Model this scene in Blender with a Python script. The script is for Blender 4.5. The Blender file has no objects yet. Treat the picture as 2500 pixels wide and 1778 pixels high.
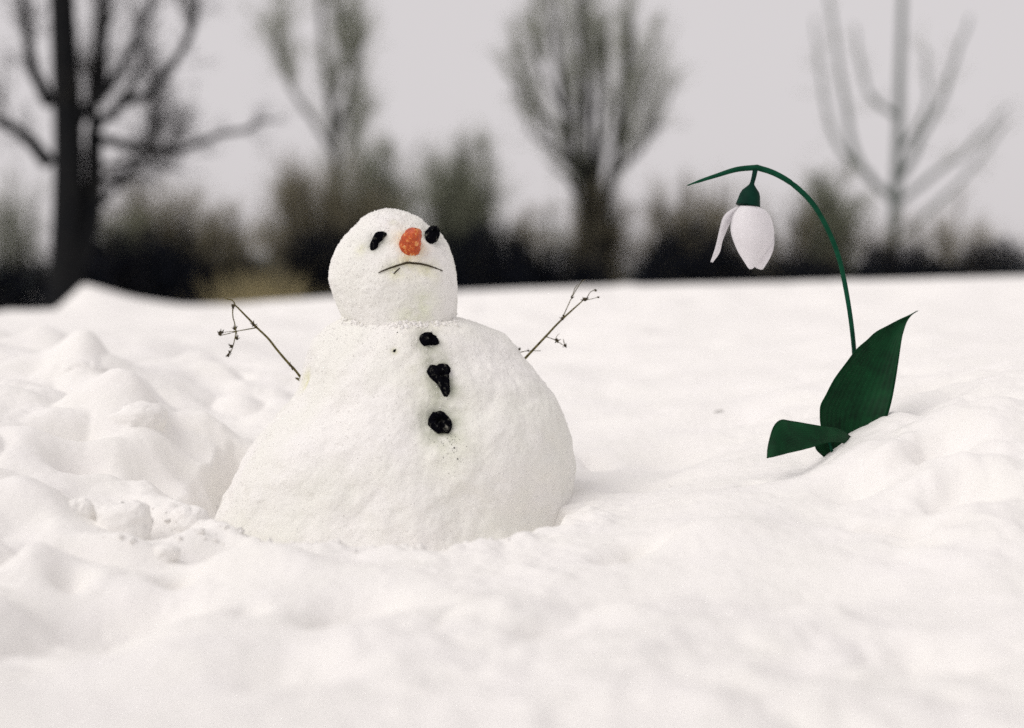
import bpy, math, random
import numpy as np
from mathutils import Vector, Matrix
from mathutils.bvhtree import BVHTree

random.seed(7); rng = np.random.default_rng(7)
scene = bpy.context.scene
COL = scene.collection

# ------------------------------------------------------------ camera, world, sun, exposure
FPX, IW, IH, EYE = 3020.0, 2500.0, 1778.0, 700.0
CAMZ = 0.47
PITCH = math.atan((IH / 2 - EYE) / FPX)
cam_data = bpy.data.cameras.new('camera')
cam = bpy.data.objects.new('camera', cam_data); COL.objects.link(cam)
cam.location = (0, 0, CAMZ)
cam.rotation_euler = (math.pi / 2 - PITCH, 0, 0)
cam_data.sensor_width = 36.0
cam_data.lens = FPX * 36.0 / IW
cam_data.clip_start = 0.05; cam_data.clip_end = 2000
cam_data.dof.use_dof = True
cam_data.dof.focus_distance = 2.30
cam_data.dof.aperture_fstop = 1.15
scene.camera = cam

SUN_EL, SUN_AZ = math.radians(48), math.radians(-122)      # azimuth from +Y (away from the lens), towards the left
world = bpy.data.worlds.new('World'); scene.world = world; world.use_nodes = True
wn, wl = world.node_tree.nodes, world.node_tree.links
bg = wn['Background']
sky = wn.new('ShaderNodeTexSky'); sky.sky_type = 'NISHITA'; sky.sun_disc = False
sky.sun_elevation = SUN_EL; sky.sun_rotation = SUN_AZ
sky.air_density = 1.0; sky.dust_density = 5.0; sky.ozone_density = 1.0
hsv = wn.new('ShaderNodeHueSaturation'); hsv.inputs['Saturation'].default_value = 0.15
mixw = wn.new('ShaderNodeMixRGB'); mixw.inputs['Fac'].default_value = 0.86      # a closed cloud deck over that sky
mixw.inputs['Color2'].default_value = (6.95, 6.6, 6.7, 1)
wl.new(sky.outputs[0], hsv.inputs['Color']); wl.new(hsv.outputs[0], mixw.inputs['Color1'])
wl.new(mixw.outputs[0], bg.inputs['Color']); bg.inputs['Strength'].default_value = 0.1

sd = bpy.data.lights.new('sun', 'SUN'); sun = bpy.data.objects.new('sun', sd); COL.objects.link(sun)
sd.energy = 1.2; sd.angle = math.radians(40); sd.color = (1.0, 0.955, 0.915)
sdir = Vector((math.sin(SUN_AZ) * math.cos(SUN_EL), math.cos(SUN_AZ) * math.cos(SUN_EL), math.sin(SUN_EL)))
sun.rotation_euler = (-sdir).to_track_quat('-Z', 'Y').to_euler(); sun.location = sdir * 20

vs = scene.view_settings
vs.view_transform = 'Standard'; vs.look = 'None'; vs.gamma = 1.0; vs.use_curve_mapping = False
vs.exposure = 0.08
scene.render.engine = 'CYCLES'
scene.cycles.max_bounces = 8; scene.cycles.diffuse_bounces = 5
scene.cycles.transparent_max_bounces = 8
scene.cycles.use_denoising = False      # the sampling noise stands for the film grain

# ------------------------------------------------------------ helpers
cp, sp = math.cos(PITCH), math.sin(PITCH)
def P(px, py, d):
    """world point seen at photo pixel (px,py) whose depth along the lens axis is d"""
    px, py, d = np.asarray(px, float), np.asarray(py, float), np.asarray(d, float)
    rx = (px - IW / 2) / FPX * d; up = -(py - IH / 2) / FPX * d
    return np.stack([rx + 0 * up, d * cp + up * sp, CAMZ - d * sp + up * cp], -1)

def ray(px, py):
    p = P(px, py, 1.0); o = np.array([0, 0, CAMZ]); v = p - o
    return Vector(o), Vector(v).normalized()

def _h(ix, iy, iz, seed):
    h = (ix.astype(np.uint32) * np.uint32(374761393) + iy.astype(np.uint32) * np.uint32(668265263)
         + iz.astype(np.uint32) * np.uint32(2147483647) + np.uint32((seed * 974711) & 0xffffffff))
    h = (h ^ (h >> np.uint32(13))) * np.uint32(1274126177)
    h = h ^ (h >> np.uint32(16))
    h = (h * np.uint32(2246822519)); h = h ^ (h >> np.uint32(15))
    return h.astype(np.float64) / 4294967295.0 * 2 - 1

def vnoise(p, seed=0):
    p = np.asarray(p, float)
    i = np.floor(p); f = p - i; i = i.astype(np.int64)
    u = f * f * f * (f * (f * 6 - 15) + 10)
    out = 0
    for dx in (0, 1):
        wx = u[:, 0] if dx else 1 - u[:, 0]
        for dy in (0, 1):
            wy = u[:, 1] if dy else 1 - u[:, 1]
            if p.shape[1] == 3:
                for dz in (0, 1):
                    wz = u[:, 2] if dz else 1 - u[:, 2]
                    out = out + wx * wy * wz * _h(i[:, 0] + dx, i[:, 1] + dy, i[:, 2] + dz, seed)
            else:
                out = out + wx * wy * _h(i[:, 0] + dx, i[:, 1] + dy, 0 * i[:, 0], seed)
    return out

def fbm(p, scale, octaves=4, seed=0, gain=0.5):
    q = np.asarray(p, float) / scale; a = 1.0; s = 0
    for k in range(octaves):
        s = s + a * vnoise(q + 17.3 * k, seed + k); q = q * 2.03; a *= gain
    return s

def sstep(a, b, x):
    t = np.clip((x - a) / (b - a), 0, 1); return t * t * (3 - 2 * t)

ORIGIN = {}
def mesh_obj(name, verts, faces, mat, parent=None, smooth=True, attr=None):
    verts = np.asarray(verts, float)
    if parent is not None and parent.name in ORIGIN:
        verts = verts - ORIGIN[parent.name]
    me = bpy.data.meshes.new(name)
    if isinstance(faces, np.ndarray):
        n = faces.shape[1]; nf = len(faces)
        me.vertices.add(len(verts)); me.vertices.foreach_set('co', verts.astype(np.float32).ravel())
        me.loops.add(nf * n); me.loops.foreach_set('vertex_index', faces.astype(np.int32).ravel())
        me.polygons.add(nf); me.polygons.foreach_set('loop_start', np.arange(nf, dtype=np.int32) * n)
        me.update(calc_edges=True); me.validate()
    else:
        me.from_pydata([tuple(v) for v in verts], [], [tuple(int(i) for i in f) for f in faces]); me.update()
    if smooth: me.polygons.foreach_set('use_smooth', np.ones(len(me.polygons), bool))
    if attr is not None:
        for an, data in attr.items():
            a = me.color_attributes.new(an, 'FLOAT_COLOR', 'POINT')
            a.data.foreach_set('color', np.asarray(data, np.float32).ravel())
    me.materials.append(mat)
    o = bpy.data.objects.new(name, me); COL.objects.link(o)
    if parent is not None:
        o.parent = parent
        ORIGIN[o.name] = ORIGIN.get(parent.name, np.zeros(3))
    return o

def thing(name, label, cat, loc, group=None):
    o = bpy.data.objects.new(name, None); COL.objects.link(o)
    o.empty_display_size = 0.05
    o.location = tuple(float(c) for c in loc); ORIGIN[o.name] = np.asarray(loc, float)
    return tag(o, label, cat, group)
def tag(o, label, cat, group=None):
    o['label'] = label; o['category'] = cat
    if group: o['group'] = group
    return o

def grid_faces(nr, nc, wrap=False):
    r = np.arange(nr - 1)[:, None]; c = np.arange(nc if wrap else nc - 1)[None, :]
    c2 = (c + 1) % nc
    return np.stack([r * nc + c, r * nc + c2, (r + 1) * nc + c2, (r + 1) * nc + c], -1).reshape(-1, 4)

class Tubes:
    """many tapered tubes gathered into one mesh"""
    def __init__(s): s.v = []; s.f = []; s.n = 0
    def add(s, pts, rad, sides=5):
        pts = np.asarray(pts, float); rad = np.asarray(rad, float)
        if pts.ndim == 2: pts = pts[None]; rad = rad[None]
        M, K, _ = pts.shape
        t = np.gradient(pts, axis=1); t /= np.linalg.norm(t, axis=2, keepdims=True) + 1e-12
        ref = np.where(np.abs(t[..., 0:1]) < 0.8, np.array([1.0, 0, 0]), np.array([0, 1.0, 0]))
        a = np.cross(t, ref); a /= np.linalg.norm(a, axis=2, keepdims=True) + 1e-12
        b = np.cross(t, a)
        th = np.arange(sides) / sides * 2 * math.pi
        ring = (pts[:, :, None] + rad[:, :, None, None] * (a[:, :, None] * np.cos(th)[None, None, :, None] + b[:, :, None] * np.sin(th)[None, None, :, None]))
        s.v.append(ring.reshape(-1, 3))
        base = grid_faces(K, sides, True)
        s.f.append((base[None] + (np.arange(M) * K * sides)[:, None, None]).reshape(-1, 4) + s.n)
        s.n += M * K * sides
        return s
    def arrays(s): return np.concatenate(s.v), np.concatenate(s.f)
    def build(s, name, mat, parent=None):
        v, f = s.arrays(); return mesh_obj(name, v, f, mat, parent)

def spline(pts, n):
    """Catmull-Rom resampling of a polyline"""
    pts = np.asarray(pts, float)
    L = np.concatenate([[0], np.cumsum(np.linalg.norm(np.diff(pts, axis=0), axis=1))])
    q = np.vstack([2 * pts[0] - pts[1], pts, 2 * pts[-1] - pts[-2]])
    out = []
    for s in np.linspace(0, L[-1], n):
        i = min(max(np.searchsorted(L, s) - 1, 0), len(pts) - 2)
        t = (s - L[i]) / max(L[i + 1] - L[i], 1e-9)
        p0, p1, p2, p3 = q[i], q[i + 1], q[i + 2], q[i + 3]
        out.append(0.5 * (2 * p1 + (p2 - p0) * t + (2 * p0 - 5 * p1 + 4 * p2 - p3) * t * t + (3 * p1 - p0 - 3 * p2 + p3) * t ** 3))
    return np.array(out)

# ------------------------------------------------------------ materials
def material(name):
    m = bpy.data.materials.new(name); m.use_nodes = True
    nt = m.node_tree; return m, nt, nt.nodes['Principled BSDF']
def noise_node(nt, scale, detail=4, rough=0.6):
    tc = nt.nodes.new('ShaderNodeTexCoord'); n = nt.nodes.new('ShaderNodeTexNoise')
    n.inputs['Scale'].default_value = scale; n.inputs['Detail'].default_value = detail; n.inputs['Roughness'].default_value = rough
    nt.links.new(tc.outputs['Object'], n.inputs['Vector']); return n
def ramp_node(nt, fac, stops):
    r = nt.nodes.new('ShaderNodeValToRGB')
    while len(r.color_ramp.elements) < len(stops): r.color_ramp.elements.new(0.5)
    for e, (p, c) in zip(r.color_ramp.elements, stops): e.position = p; e.color = (*c, 1)
    nt.links.new(fac, r.inputs['Fac']); return r
def bump_node(nt, b, height, dist, strength=1.0, prev=None):
    n = nt.nodes.new('ShaderNodeBump'); n.inputs['Distance'].default_value = dist; n.inputs['Strength'].default_value = strength
    nt.links.new(height, n.inputs['Height'])
    if prev: nt.links.new(prev.outputs[0], n.inputs['Normal'])
    nt.links.new(n.outputs[0], b.inputs['Normal']); return n
def simple(name, c1, c2, scale, rough=0.7, bump=0.0, spec=0.3):
    m, nt, b = material(name)
    n = noise_node(nt, scale)
    r = ramp_node(nt, n.outputs['Fac'], [(0.35, c1), (0.65, c2)])
    nt.links.new(r.outputs[0], b.inputs['Base Color'])
    b.inputs['Roughness'].default_value = rough; b.inputs['Specular IOR Level'].default_value = spec
    if bump: bump_node(nt, b, n.outputs['Fac'], bump)
    return m
def snow_material(name, grain=1.0, stain=False):
    m, nt, b = material(name)
    n = noise_node(nt, 9, 5)
    r = ramp_node(nt, n.outputs['Fac'], [(0.3, (0.915, 0.90, 0.865)), (0.7, (0.935, 0.915, 0.895))])
    col = r.outputs[0]
    if stain:
        at = nt.nodes.new('ShaderNodeVertexColor'); at.layer_name = 'stain'
        mx = nt.nodes.new('ShaderNodeMixRGB'); mx.blend_type = 'MULTIPLY'; mx.inputs['Fac'].default_value = 1
        nt.links.new(col, mx.inputs['Color1']); nt.links.new(at.outputs['Color'], mx.inputs['Color2'])
        col = mx.outputs[0]
    nt.links.new(col, b.inputs['Base Color'])
    b.inputs['Roughness'].default_value = 0.75; b.inputs['Specular IOR Level'].default_value = 0.15
    g1 = noise_node(nt, 95, 7, 0.72); g2 = noise_node(nt, 520, 3, 0.8)
    b1 = bump_node(nt, b, g1.outputs['Fac'], 0.0016 * grain)
    bump_node(nt, b, g2.outputs['Fac'], 0.0010 * grain, prev=b1)
    return m
M_SNOW = snow_material('snow')
M_SNOWMAN = snow_material('packed_snow', 1.2, True)
M_COAL, nt, b = material('coal')
n = noise_node(nt, 85, 5, 0.65); r = ramp_node(nt, n.outputs['Fac'], [(0.0, (0.004, 0.004, 0.006)), (0.57, (0.004, 0.004, 0.006)), (0.63, (0.05, 0.05, 0.045)), (0.74, (0.30, 0.29, 0.25))])
nt.links.new(r.outputs[0], b.inputs['Base Color']); b.inputs['Roughness'].default_value = 0.9; b.inputs['Specular IOR Level'].default_value = 0.0
bump_node(nt, b, n.outputs['Fac'], 0.004)
M_CARROT, nt, b = material('carrot')
n = noise_node(nt, 105, 5, 0.7); r = ramp_node(nt, n.outputs['Fac'], [(0.3, (0.30, 0.030, 0.005)), (0.54, (0.58, 0.085, 0.008)), (0.62, (0.8, 0.35, 0.09)), (0.70, (0.85, 0.75, 0.6))])
nt.links.new(r.outputs[0], b.inputs['Base Color']); b.inputs['Roughness'].default_value = 0.4
bump_node(nt, b, n.outputs['Fac'], 0.003)
M_TWIG = simple('dry_stalk', (0.045, 0.036, 0.008), (0.12, 0.10, 0.022), 120, 0.7)
M_SEED = simple('dry_seed_head', (0.02, 0.015, 0.008), (0.06, 0.045, 0.02), 300, 0.8)
M_STEM = simple('flower_stem_green', (0.002, 0.040, 0.020), (0.004, 0.060, 0.030), 40, 0.6, 0, 0.08)
M_CALYX = simple('calyx_green', (0.001, 0.020, 0.013), (0.002, 0.030, 0.018), 60, 0.6, 0, 0.08)
def veined(name, c1, c2, veins, depth, trans, rough, spec):
    """thin plant tissue: parallel veins across the sheet's own width, some light passing through"""
    m, nt, b = material(name)
    at = nt.nodes.new('ShaderNodeVertexColor'); at.layer_name = 'sheet'
    sx = nt.nodes.new('ShaderNodeSeparateColor'); nt.links.new(at.outputs['Color'], sx.inputs[0])
    n = noise_node(nt, 26, 5); n2 = noise_node(nt, 9, 3)
    mu = nt.nodes.new('ShaderNodeMath'); mu.operation = 'MULTIPLY_ADD'; mu.inputs[1].default_value = veins
    nt.links.new(sx.outputs[1], mu.inputs[0]); nt.links.new(n2.outputs['Fac'], mu.inputs[2])
    sn = nt.nodes.new('ShaderNodeMath'); sn.operation = 'SINE'; nt.links.new(mu.outputs[0], sn.inputs[0])
    ad = nt.nodes.new('ShaderNodeMath'); ad.operation = 'MULTIPLY_ADD'; ad.inputs[1].default_value = .05
    nt.links.new(sn.outputs[0], ad.inputs[0]); nt.links.new(n.outputs['Fac'], ad.inputs[2])
    r = ramp_node(nt, ad.outputs[0], [(0.25, c1), (0.75, c2)])
    nt.links.new(r.outputs[0], b.inputs['Base Color']); b.inputs['Roughness'].default_value = rough; b.inputs['Specular IOR Level'].default_value = spec
    bump_node(nt, b, sn.outputs[0], depth)
    tr = nt.nodes.new('ShaderNodeBsdfTranslucent'); nt.links.new(r.outputs[0], tr.inputs['Color'])
    mx = nt.nodes.new('ShaderNodeMixShader'); mx.inputs[0].default_value = trans
    nt.links.new(b.outputs[0], mx.inputs[1]); nt.links.new(tr.outputs[0], mx.inputs[2])
    nt.links.new(mx.outputs[0], nt.nodes['Material Output'].inputs['Surface'])
    return m
M_PETAL = veined('petal_white', (0.85, 0.83, 0.85), (0.91, 0.895, 0.91), 34, .00002, .35, .5, .25)
M_LEAF = veined('leaf_green', (0.0012, 0.016, 0.006), (0.004, 0.062, 0.019), 80, .00012, .12, .5, .12)
M_BARK = simple('dark_bark', (0.004, 0.005, 0.007), (0.014, 0.014, 0.014), 14, 0.9, 0.01, 0.1)
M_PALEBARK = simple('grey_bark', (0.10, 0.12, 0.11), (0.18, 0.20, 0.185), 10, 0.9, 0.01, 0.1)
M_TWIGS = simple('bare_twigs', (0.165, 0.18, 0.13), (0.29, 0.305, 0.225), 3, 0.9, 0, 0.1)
M_TWIGS_BROWN = simple('brown_twigs', (0.16, 0.145, 0.10), (0.29, 0.265, 0.185), 3, 0.9, 0, 0.1)
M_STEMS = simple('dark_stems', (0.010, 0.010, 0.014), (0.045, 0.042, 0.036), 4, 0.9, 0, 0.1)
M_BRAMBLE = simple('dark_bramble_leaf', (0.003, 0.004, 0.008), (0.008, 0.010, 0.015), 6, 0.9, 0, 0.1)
M_STRAW = simple('dry_straw', (0.28, 0.24, 0.13), (0.42, 0.36, 0.20), 9, 0.9)
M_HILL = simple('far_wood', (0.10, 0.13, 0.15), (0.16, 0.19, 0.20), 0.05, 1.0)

# ------------------------------------------------------------ the snow ground
CREST_D = 10.0
crest_px = np.array([-900, 0, 100, 162, 185, 205, 235, 330, 450, 560, 800, 1120, 1400, 1500, 1530, 1570, 1900, 2337, 2500, 3400])
crest_py = np.array([770, 778, 772, 752, 712, 692, 700, 728, 746, 744, 726, 712, 701, 697, 693, 697, 690, 679, 674, 650])
ctrl = [  # photo pixel and depth of points on the snow surface
    (1250,1778,1.20),(700,1778,1.20),(1900,1778,1.20),(0,1778,1.2),(2500,1778,1.2),(1250,1561,1.47),(700,1561,1.48),(1900,1561,1.46),(2337,1561,1.46),(100,1600,1.45),
    (2500,1560,1.42),(1250,1430,1.74),(900,1430,1.75),(500,1430,1.76),(200,1430,1.75),(1700,1400,1.76),(2100,1400,1.72),(2400,1400,1.66),
    (525,1262,2.1),(600,1300,2.04),(690,1325,1.98),(830,1340,1.96),(1010,1340,1.95),(1130,1338,1.95),(1200,1330,1.96),(1310,1295,2.01),(1400,1272,2.08),
    (1600,1255,2.08),(1800,1210,2.12),(1920,1165,2.25),(2020,1121,2.33),(2086,1083,2.33),(2155,1049,2.33),(2250,1018,2.35),(2337,998,2.36),(2500,960,2.36),(2300,1180,2.0),(2100,1210,2.05),
    (2250,900,3.2),(2450,860,3.2),(2200,800,5),(2400,780,5),(2200,722,8),(1700,1180,2.4),(1800,1080,2.75),(1700,1000,3.1),(1700,850,4.6),(1700,760,7),
    (1450,1200,2.45),(1450,1060,3.0),(1450,900,4.3),(1450,800,6),(1000,900,4.4),(1000,800,6.2),
    (600,1000,3.0),(450,1010,2.85),(450,1130,2.48),(440,1230,2.28),(300,1100,2.42),(150,1000,2.5),(300,900,3.2),(500,850,4),(300,800,5.4),(600,780,7),
    (0,980,2.5),(0,1250,1.95),(150,1260,2.02),(300,1330,1.96),(430,1300,2.06),(-300,950,2.5),(-300,1250,1.9),(2900,900,2.4),(2900,1250,1.9),(2900,780,5),(-300,820,5)]
C3 = np.array([P(*c) for c in ctrl])
def zcrest(u):
    y = np.interp(u, crest_px, crest_py); return CAMZ - (y - EYE) / FPX * CREST_D
def soft_crest(u):
    k = np.linspace(-260, 260, 15); return np.mean([zcrest(u + q) for q in k], axis=0)
us = np.linspace(-900, 3400, 16)
CC = np.stack([(us - 1250) / FPX * CREST_D, np.full(16, CREST_D), soft_crest(us)], -1)
extra = np.array([[-4, -3, .1], [0, -3, .05], [4, -3, .1], [-4, 1, .2], [4, 1, .25], [0, 0.4, .05], [-1.5, .5, .08], [1.5, .5, .08]])
CP = np.vstack([C3, CC, extra])
def tps_fit(X, z, lam=2e-4):
    n = len(X); d = np.linalg.norm(X[:, None] - X[None], axis=2)
    K = np.where(d > 0, d * d * np.log(d + 1e-12), 0) + lam * np.eye(n)
    Q = np.hstack([np.ones((n, 1)), X]); A = np.block([[K, Q], [Q.T, np.zeros((3, 3))]])
    s = np.linalg.solve(A, np.concatenate([z, np.zeros(3)])); return s[:n], s[n:]
TX = CP[:, :2]; TW, TA = tps_fit(TX, CP[:, 2])
def tps(x, y):
    out = TA[0] + TA[1] * x + TA[2] * y
    for (cx_, cy_), w in zip(TX, TW):
        d2 = (x - cx_) ** 2 + (y - cy_) ** 2
        out = out + w * 0.5 * d2 * np.log(d2 + 1e-12)
    return out
# scooped hollow round the snowman
hollow_px = [(512,1258,2.12),(560,1285,2.06),(620,1306,2.02),(690,1325,1.98),(760,1334,1.965),(830,1340,1.96),(900,1344,1.955),(950,1346,1.95),(985,1338,1.95),(1015,1340,1.95),(1035,1353,1.94),(1060,1364,1.93),
             (1082,1355,1.935),(1100,1340,1.945),(1140,1340,1.95),(1200,1330,1.96),(1255,1315,1.985),(1310,1295,2.01),(1360,1284,2.05),(1400,1274,2.09),
             (1392,1200,2.25),(1345,1100,2.5),(1200,1000,2.6),(960,1000,2.65),(760,1000,2.62),(560,1080,2.66),(480,1130,2.5),(400,1190,2.36),(395,1240,2.27),(440,1268,2.19),(480,1262,2.15)]
HP = np.array([P(c[0], c[1], c[2] + (.02 if c[2] < 2.08 else 0))[:2] for c in hollow_px])
def poly_sdf(x, y, poly):
    d = np.full(x.shape, 1e9); inside = np.zeros(x.shape, bool); n = len(poly)
    for i in range(n):
        a, b = poly[i], poly[(i + 1) % n]; e = b - a
        t = np.clip(((x - a[0]) * e[0] + (y - a[1]) * e[1]) / (e @ e), 0, 1)
        d = np.minimum(d, np.hypot(x - a[0] - t * e[0], y - a[1] - t * e[1]))
        c = ((a[1] > y) != (b[1] > y)) & (x < (b[0] - a[0]) * (y - a[1]) / (b[1] - a[1] + 1e-12) + a[0])
        inside ^= c
    return np.where(inside, d, -d)
BUMPS = []        # x, y, rx, ry, height, rotation
def ground_z(x, y, detail=True):
    x = np.asarray(x, float); y = np.asarray(y, float)
    yc = np.maximum(y, 0.3)
    u = x / yc * FPX + 1250
    near = tps(np.clip(x, -6, 6), np.clip(y, -4, 10.2))
    drop = 0.75 * sstep(CREST_D, CREST_D + 7, y)
    far = zcrest(np.clip(u, -900, 3400)) - drop
    z = near + (far - near) * sstep(8.3, CREST_D, y)
    q = np.stack([x, y], -1)
    w = sstep(0.0, 1.0, y / 10)
    z = z + (0.010 + 0.035 * w) * fbm(q, 0.42, 3, 3) * (1 - sstep(8.5, 10, y)) 
    lump = np.abs(fbm(q, 0.22, 2, 11)); lmask = sstep(-0.35, -0.75, x) * (1 - sstep(3.0, 4.5, y)) + 0.35 * sstep(0.35, 0.8, x) * (1 - sstep(2.6, 4.0, y))
    z = z + 0.066 * (lump - 0.3) * lmask
    for bx, by, rx, ry, hh, ro in BUMPS:
        c, s = math.cos(ro), math.sin(ro)
        dx = (x - bx) * c + (y - by) * s; dy = -(x - bx) * s + (y - by) * c
        z = z + hh * np.exp(-((dx / rx) ** 2 + (dy / ry) ** 2))
    # hollow
    m = (np.abs(x + 0.22) < 1.0) & (y > 1.6) & (y < 3.3)
    if m.any():
        xs, ys = x[m], y[m]
        sd_ = poly_sdf(xs, ys, HP) + 0.011 * fbm(q[m], 0.055, 4, 21)
        zz = z[m]; t = sstep(0.0, 0.045, sd_)
        z = z.copy(); z[m] = zz + (np.minimum(zz, 0.005) - zz) * t + (0.012 + .010 * fbm(q[m], 0.06, 3, 23)) * np.exp(-((sd_ + 0.03) / 0.03) ** 2) * (ys < 2.3)
    fg = (1 - sstep(1.9, 2.6, y)) * sstep(0.5, 1.0, y)
    side = np.clip(lmask, 0, 1) * (1 - sstep(2.6, 3.6, y))
    cr1 = np.abs(fbm(q, 0.17, 3, 71)); cr2 = np.abs(fbm(q + 3.3, 0.05, 2, 81))
    patch = .2 + .9 * sstep(-.1, .5, fbm(q, 0.45, 2, 91))
    z = z + np.clip(fg + side, 0, 1) * patch * (0.019 * (cr1 - .3) + 0.005 * (cr2 - .3))
    if detail:
        fade = 1 - sstep(3.5, 6.0, y)
        n1 = fbm(q, 0.055, 3, 31); n2 = fbm(q, 0.014, 2, 41)
        clump = sstep(0.1, 0.5, fbm(q, 0.3, 2, 51))
        z = z + fade * (0.0032 * n1 * (0.45 + 1.0 * clump) + 0.0009 * n2)
    return z
def on_ground(px, py):
    """where the lens ray through a pixel meets the snow"""
    d = np.concatenate([np.linspace(0.9, 4, 400), np.linspace(4.02, 11, 300)])
    p = P(np.full(d.shape, px), np.full(d.shape, py), d)
    below = p[:, 2] < ground_z(p[:, 0], p[:, 1], False)
    return p[np.argmax(below)]
_b = []
for px, py, rx, ry, hh, ro in [
    (440,1398,.030,.030,-.026,0),(890,1470,.060,.055,-.022,.3),(830,1500,.05,.06,-.014,0),(1575,1335,.042,.030,-.022,.5),(1500,1362,.030,.022,-.014,.4),(2150,1285,.055,.016,-.022,-.5),(2235,1315,.04,.018,-.020,-.6),
    (2240,1270,.03,.03,-.014,0),(1330,1550,.03,.025,-.012,0),(610,1485,.022,.022,-.010,0),(1530,1440,.12,.05,-.010,.3),(1740,1160,.10,.05,.012,0),(1650,1115,.12,.06,-.014,0),
    (2050,1160,.10,.05,.012,.4),(2000,1440,.14,.07,-.013,.2),(1720,1320,.10,.05,.014,.3),(300,1470,.10,.07,-.034,.2),(190,1540,.10,.06,-.030,0),(620,1390,.09,.04,.016,.1),(470,1340,.05,.03,.014,0),(730,1400,.09,.035,.010,-.1),
    (310,1030,.085,.07,.050,.1),(455,1095,.05,.05,-.030,0),(500,1075,.06,.05,.020,0),(215,915,.10,.10,.050,0),(200,1120,.06,.05,-.045,.6),(230,1160,.10,.05,.018,0),(390,1160,.08,.06,-.020,0),(170,1060,.08,.03,-.02,.3),
    (250,820,.25,.2,-.03,0),(300,1350,.08,.03,.012,0),(560,1370,.05,.03,-.016,0),(165,1380,.03,.03,-.02,0),(2300,1080,.06,.04,-.024,.4),(2180,1130,.07,.03,.014,.5),(2330,1190,.07,.05,-.022,0),(2100,1190,.05,.04,-.012,0),
    (2280,940,.10,.06,-.03,.4),(1560,1190,.06,.05,-.012,0),(1830,1180,.02,.015,-.012,0),(1460,1130,.03,.04,-.012,.8),(1440,1115,.02,.03,-.01,.8),(1960,1590,.10,.05,-.010,.2),(1100,1600,.08,.05,-.012,0),(700,1620,.07,.05,-.014,.4),
    (450,1620,.08,.05,.012,0),(1480,1660,.09,.05,.012,.2),(2250,1600,.08,.06,-.012,0)]:
    g = on_ground(px, py); _b.append((g[0], g[1], rx, ry, hh * 2.1, ro))
for k in range(34):        # drifted waves in the field behind
    px, py = rng.uniform(1100, 2450), rng.uniform(760, 1050)
    g = on_ground(px, py); s = g[1] / 3.0
    _b.append((g[0], g[1], rng.uniform(.10, .26) * s, rng.uniform(.04, .08) * s, rng.uniform(-.018, .012) * s, rng.uniform(-.1, .4)))
BUMPS = _b
def axis(parts):
    out = [np.array([parts[0][0]])]
    for a, b_, n in parts: out.append(np.linspace(a, b_, n + 1)[1:])
    return np.concatenate(out)
def grow_axis(a, b, s0, ratio):
    out = []; s = s0; x = a
    while x < b: x += s; s *= ratio; out.append(x)
    return np.array(out)
xs_r = grow_axis(1.12, 160, 0.006, 1.055)
xs = np.concatenate([-xs_r[::-1], np.linspace(-1.12, 1.12, 470), xs_r])
ys = np.concatenate([np.linspace(-8, 0.2, 24), np.linspace(0.3, 1.05, 30), np.linspace(1.06, 3.0, 400), grow_axis(3.0, 9.0, 0.006, 1.018), grow_axis(9.05, 260, 0.09, 1.05)])
ys = np.unique(np.round(ys, 5))
GX, GY = np.meshgrid(xs, ys); gz = ground_z(GX.ravel(), GY.ravel())
ground = mesh_obj('snow_ground', np.stack([GX.ravel(), GY.ravel(), gz], -1), grid_faces(len(ys), len(xs)), M_SNOW)
ground['kind'] = 'structure'

# far wooded hills, seen only between the bushes
a = np.linspace(-140, 140, 120)
hz = 4.3 + 2.2 * fbm(np.stack([a, 0 * a], -1), 40, 3, 5) + .9 * fbm(np.stack([a, 0 * a], -1), 4, 3, 6)
prof = np.stack([np.zeros_like(a) - 1.5, hz * .55, hz * .85, hz, hz * .9, np.zeros_like(a) - 1.5]); yy = np.array([170, 176, 182, 190, 200, 225.])
hv = np.stack([np.tile(a, 6), np.repeat(yy, len(a)), prof.ravel()], -1)
hills = mesh_obj('hills', hv, grid_faces(6, len(a)), M_HILL); hills['kind'] = 'structure'

# ------------------------------------------------------------ trees and bushes
def grow(start, dirs, length, K, wob=0.15, up=0.0):
    M = len(start); pts = np.zeros((M, K, 3)); pts[:, 0] = start; d = dirs / (np.linalg.norm(dirs, axis=1, keepdims=True) + 1e-9)
    for k in range(1, K):
        d = d + rng.normal(0, wob, (M, 3)) + np.array([0, 0, up]); d /= np.linalg.norm(d, axis=1, keepdims=True)
        pts[:, k] = pts[:, k - 1] + d * (length / (K - 1))[:, None]
    return pts
def children(pts, n, lo=0.25, hi=1.0, spread=0.7):
    """n side shoots for every parent: start, direction"""
    M, K, _ = pts.shape
    t = rng.uniform(lo, hi, (M, n)) * (K - 1.001); i = t.astype(int); f = (t - i)[..., None]
    m = np.arange(M)[:, None]
    s = pts[m, i] * (1 - f) + pts[m, i + 1] * f
    d = pts[m, i + 1] - pts[m, i]; d = d / (np.linalg.norm(d, axis=2, keepdims=True) + 1e-9)
    d = d + rng.normal(0, spread, d.shape) * 0.6
    return s.reshape(-1, 3), d.reshape(-1, 3), (t / (K - 1)).reshape(-1)
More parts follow.
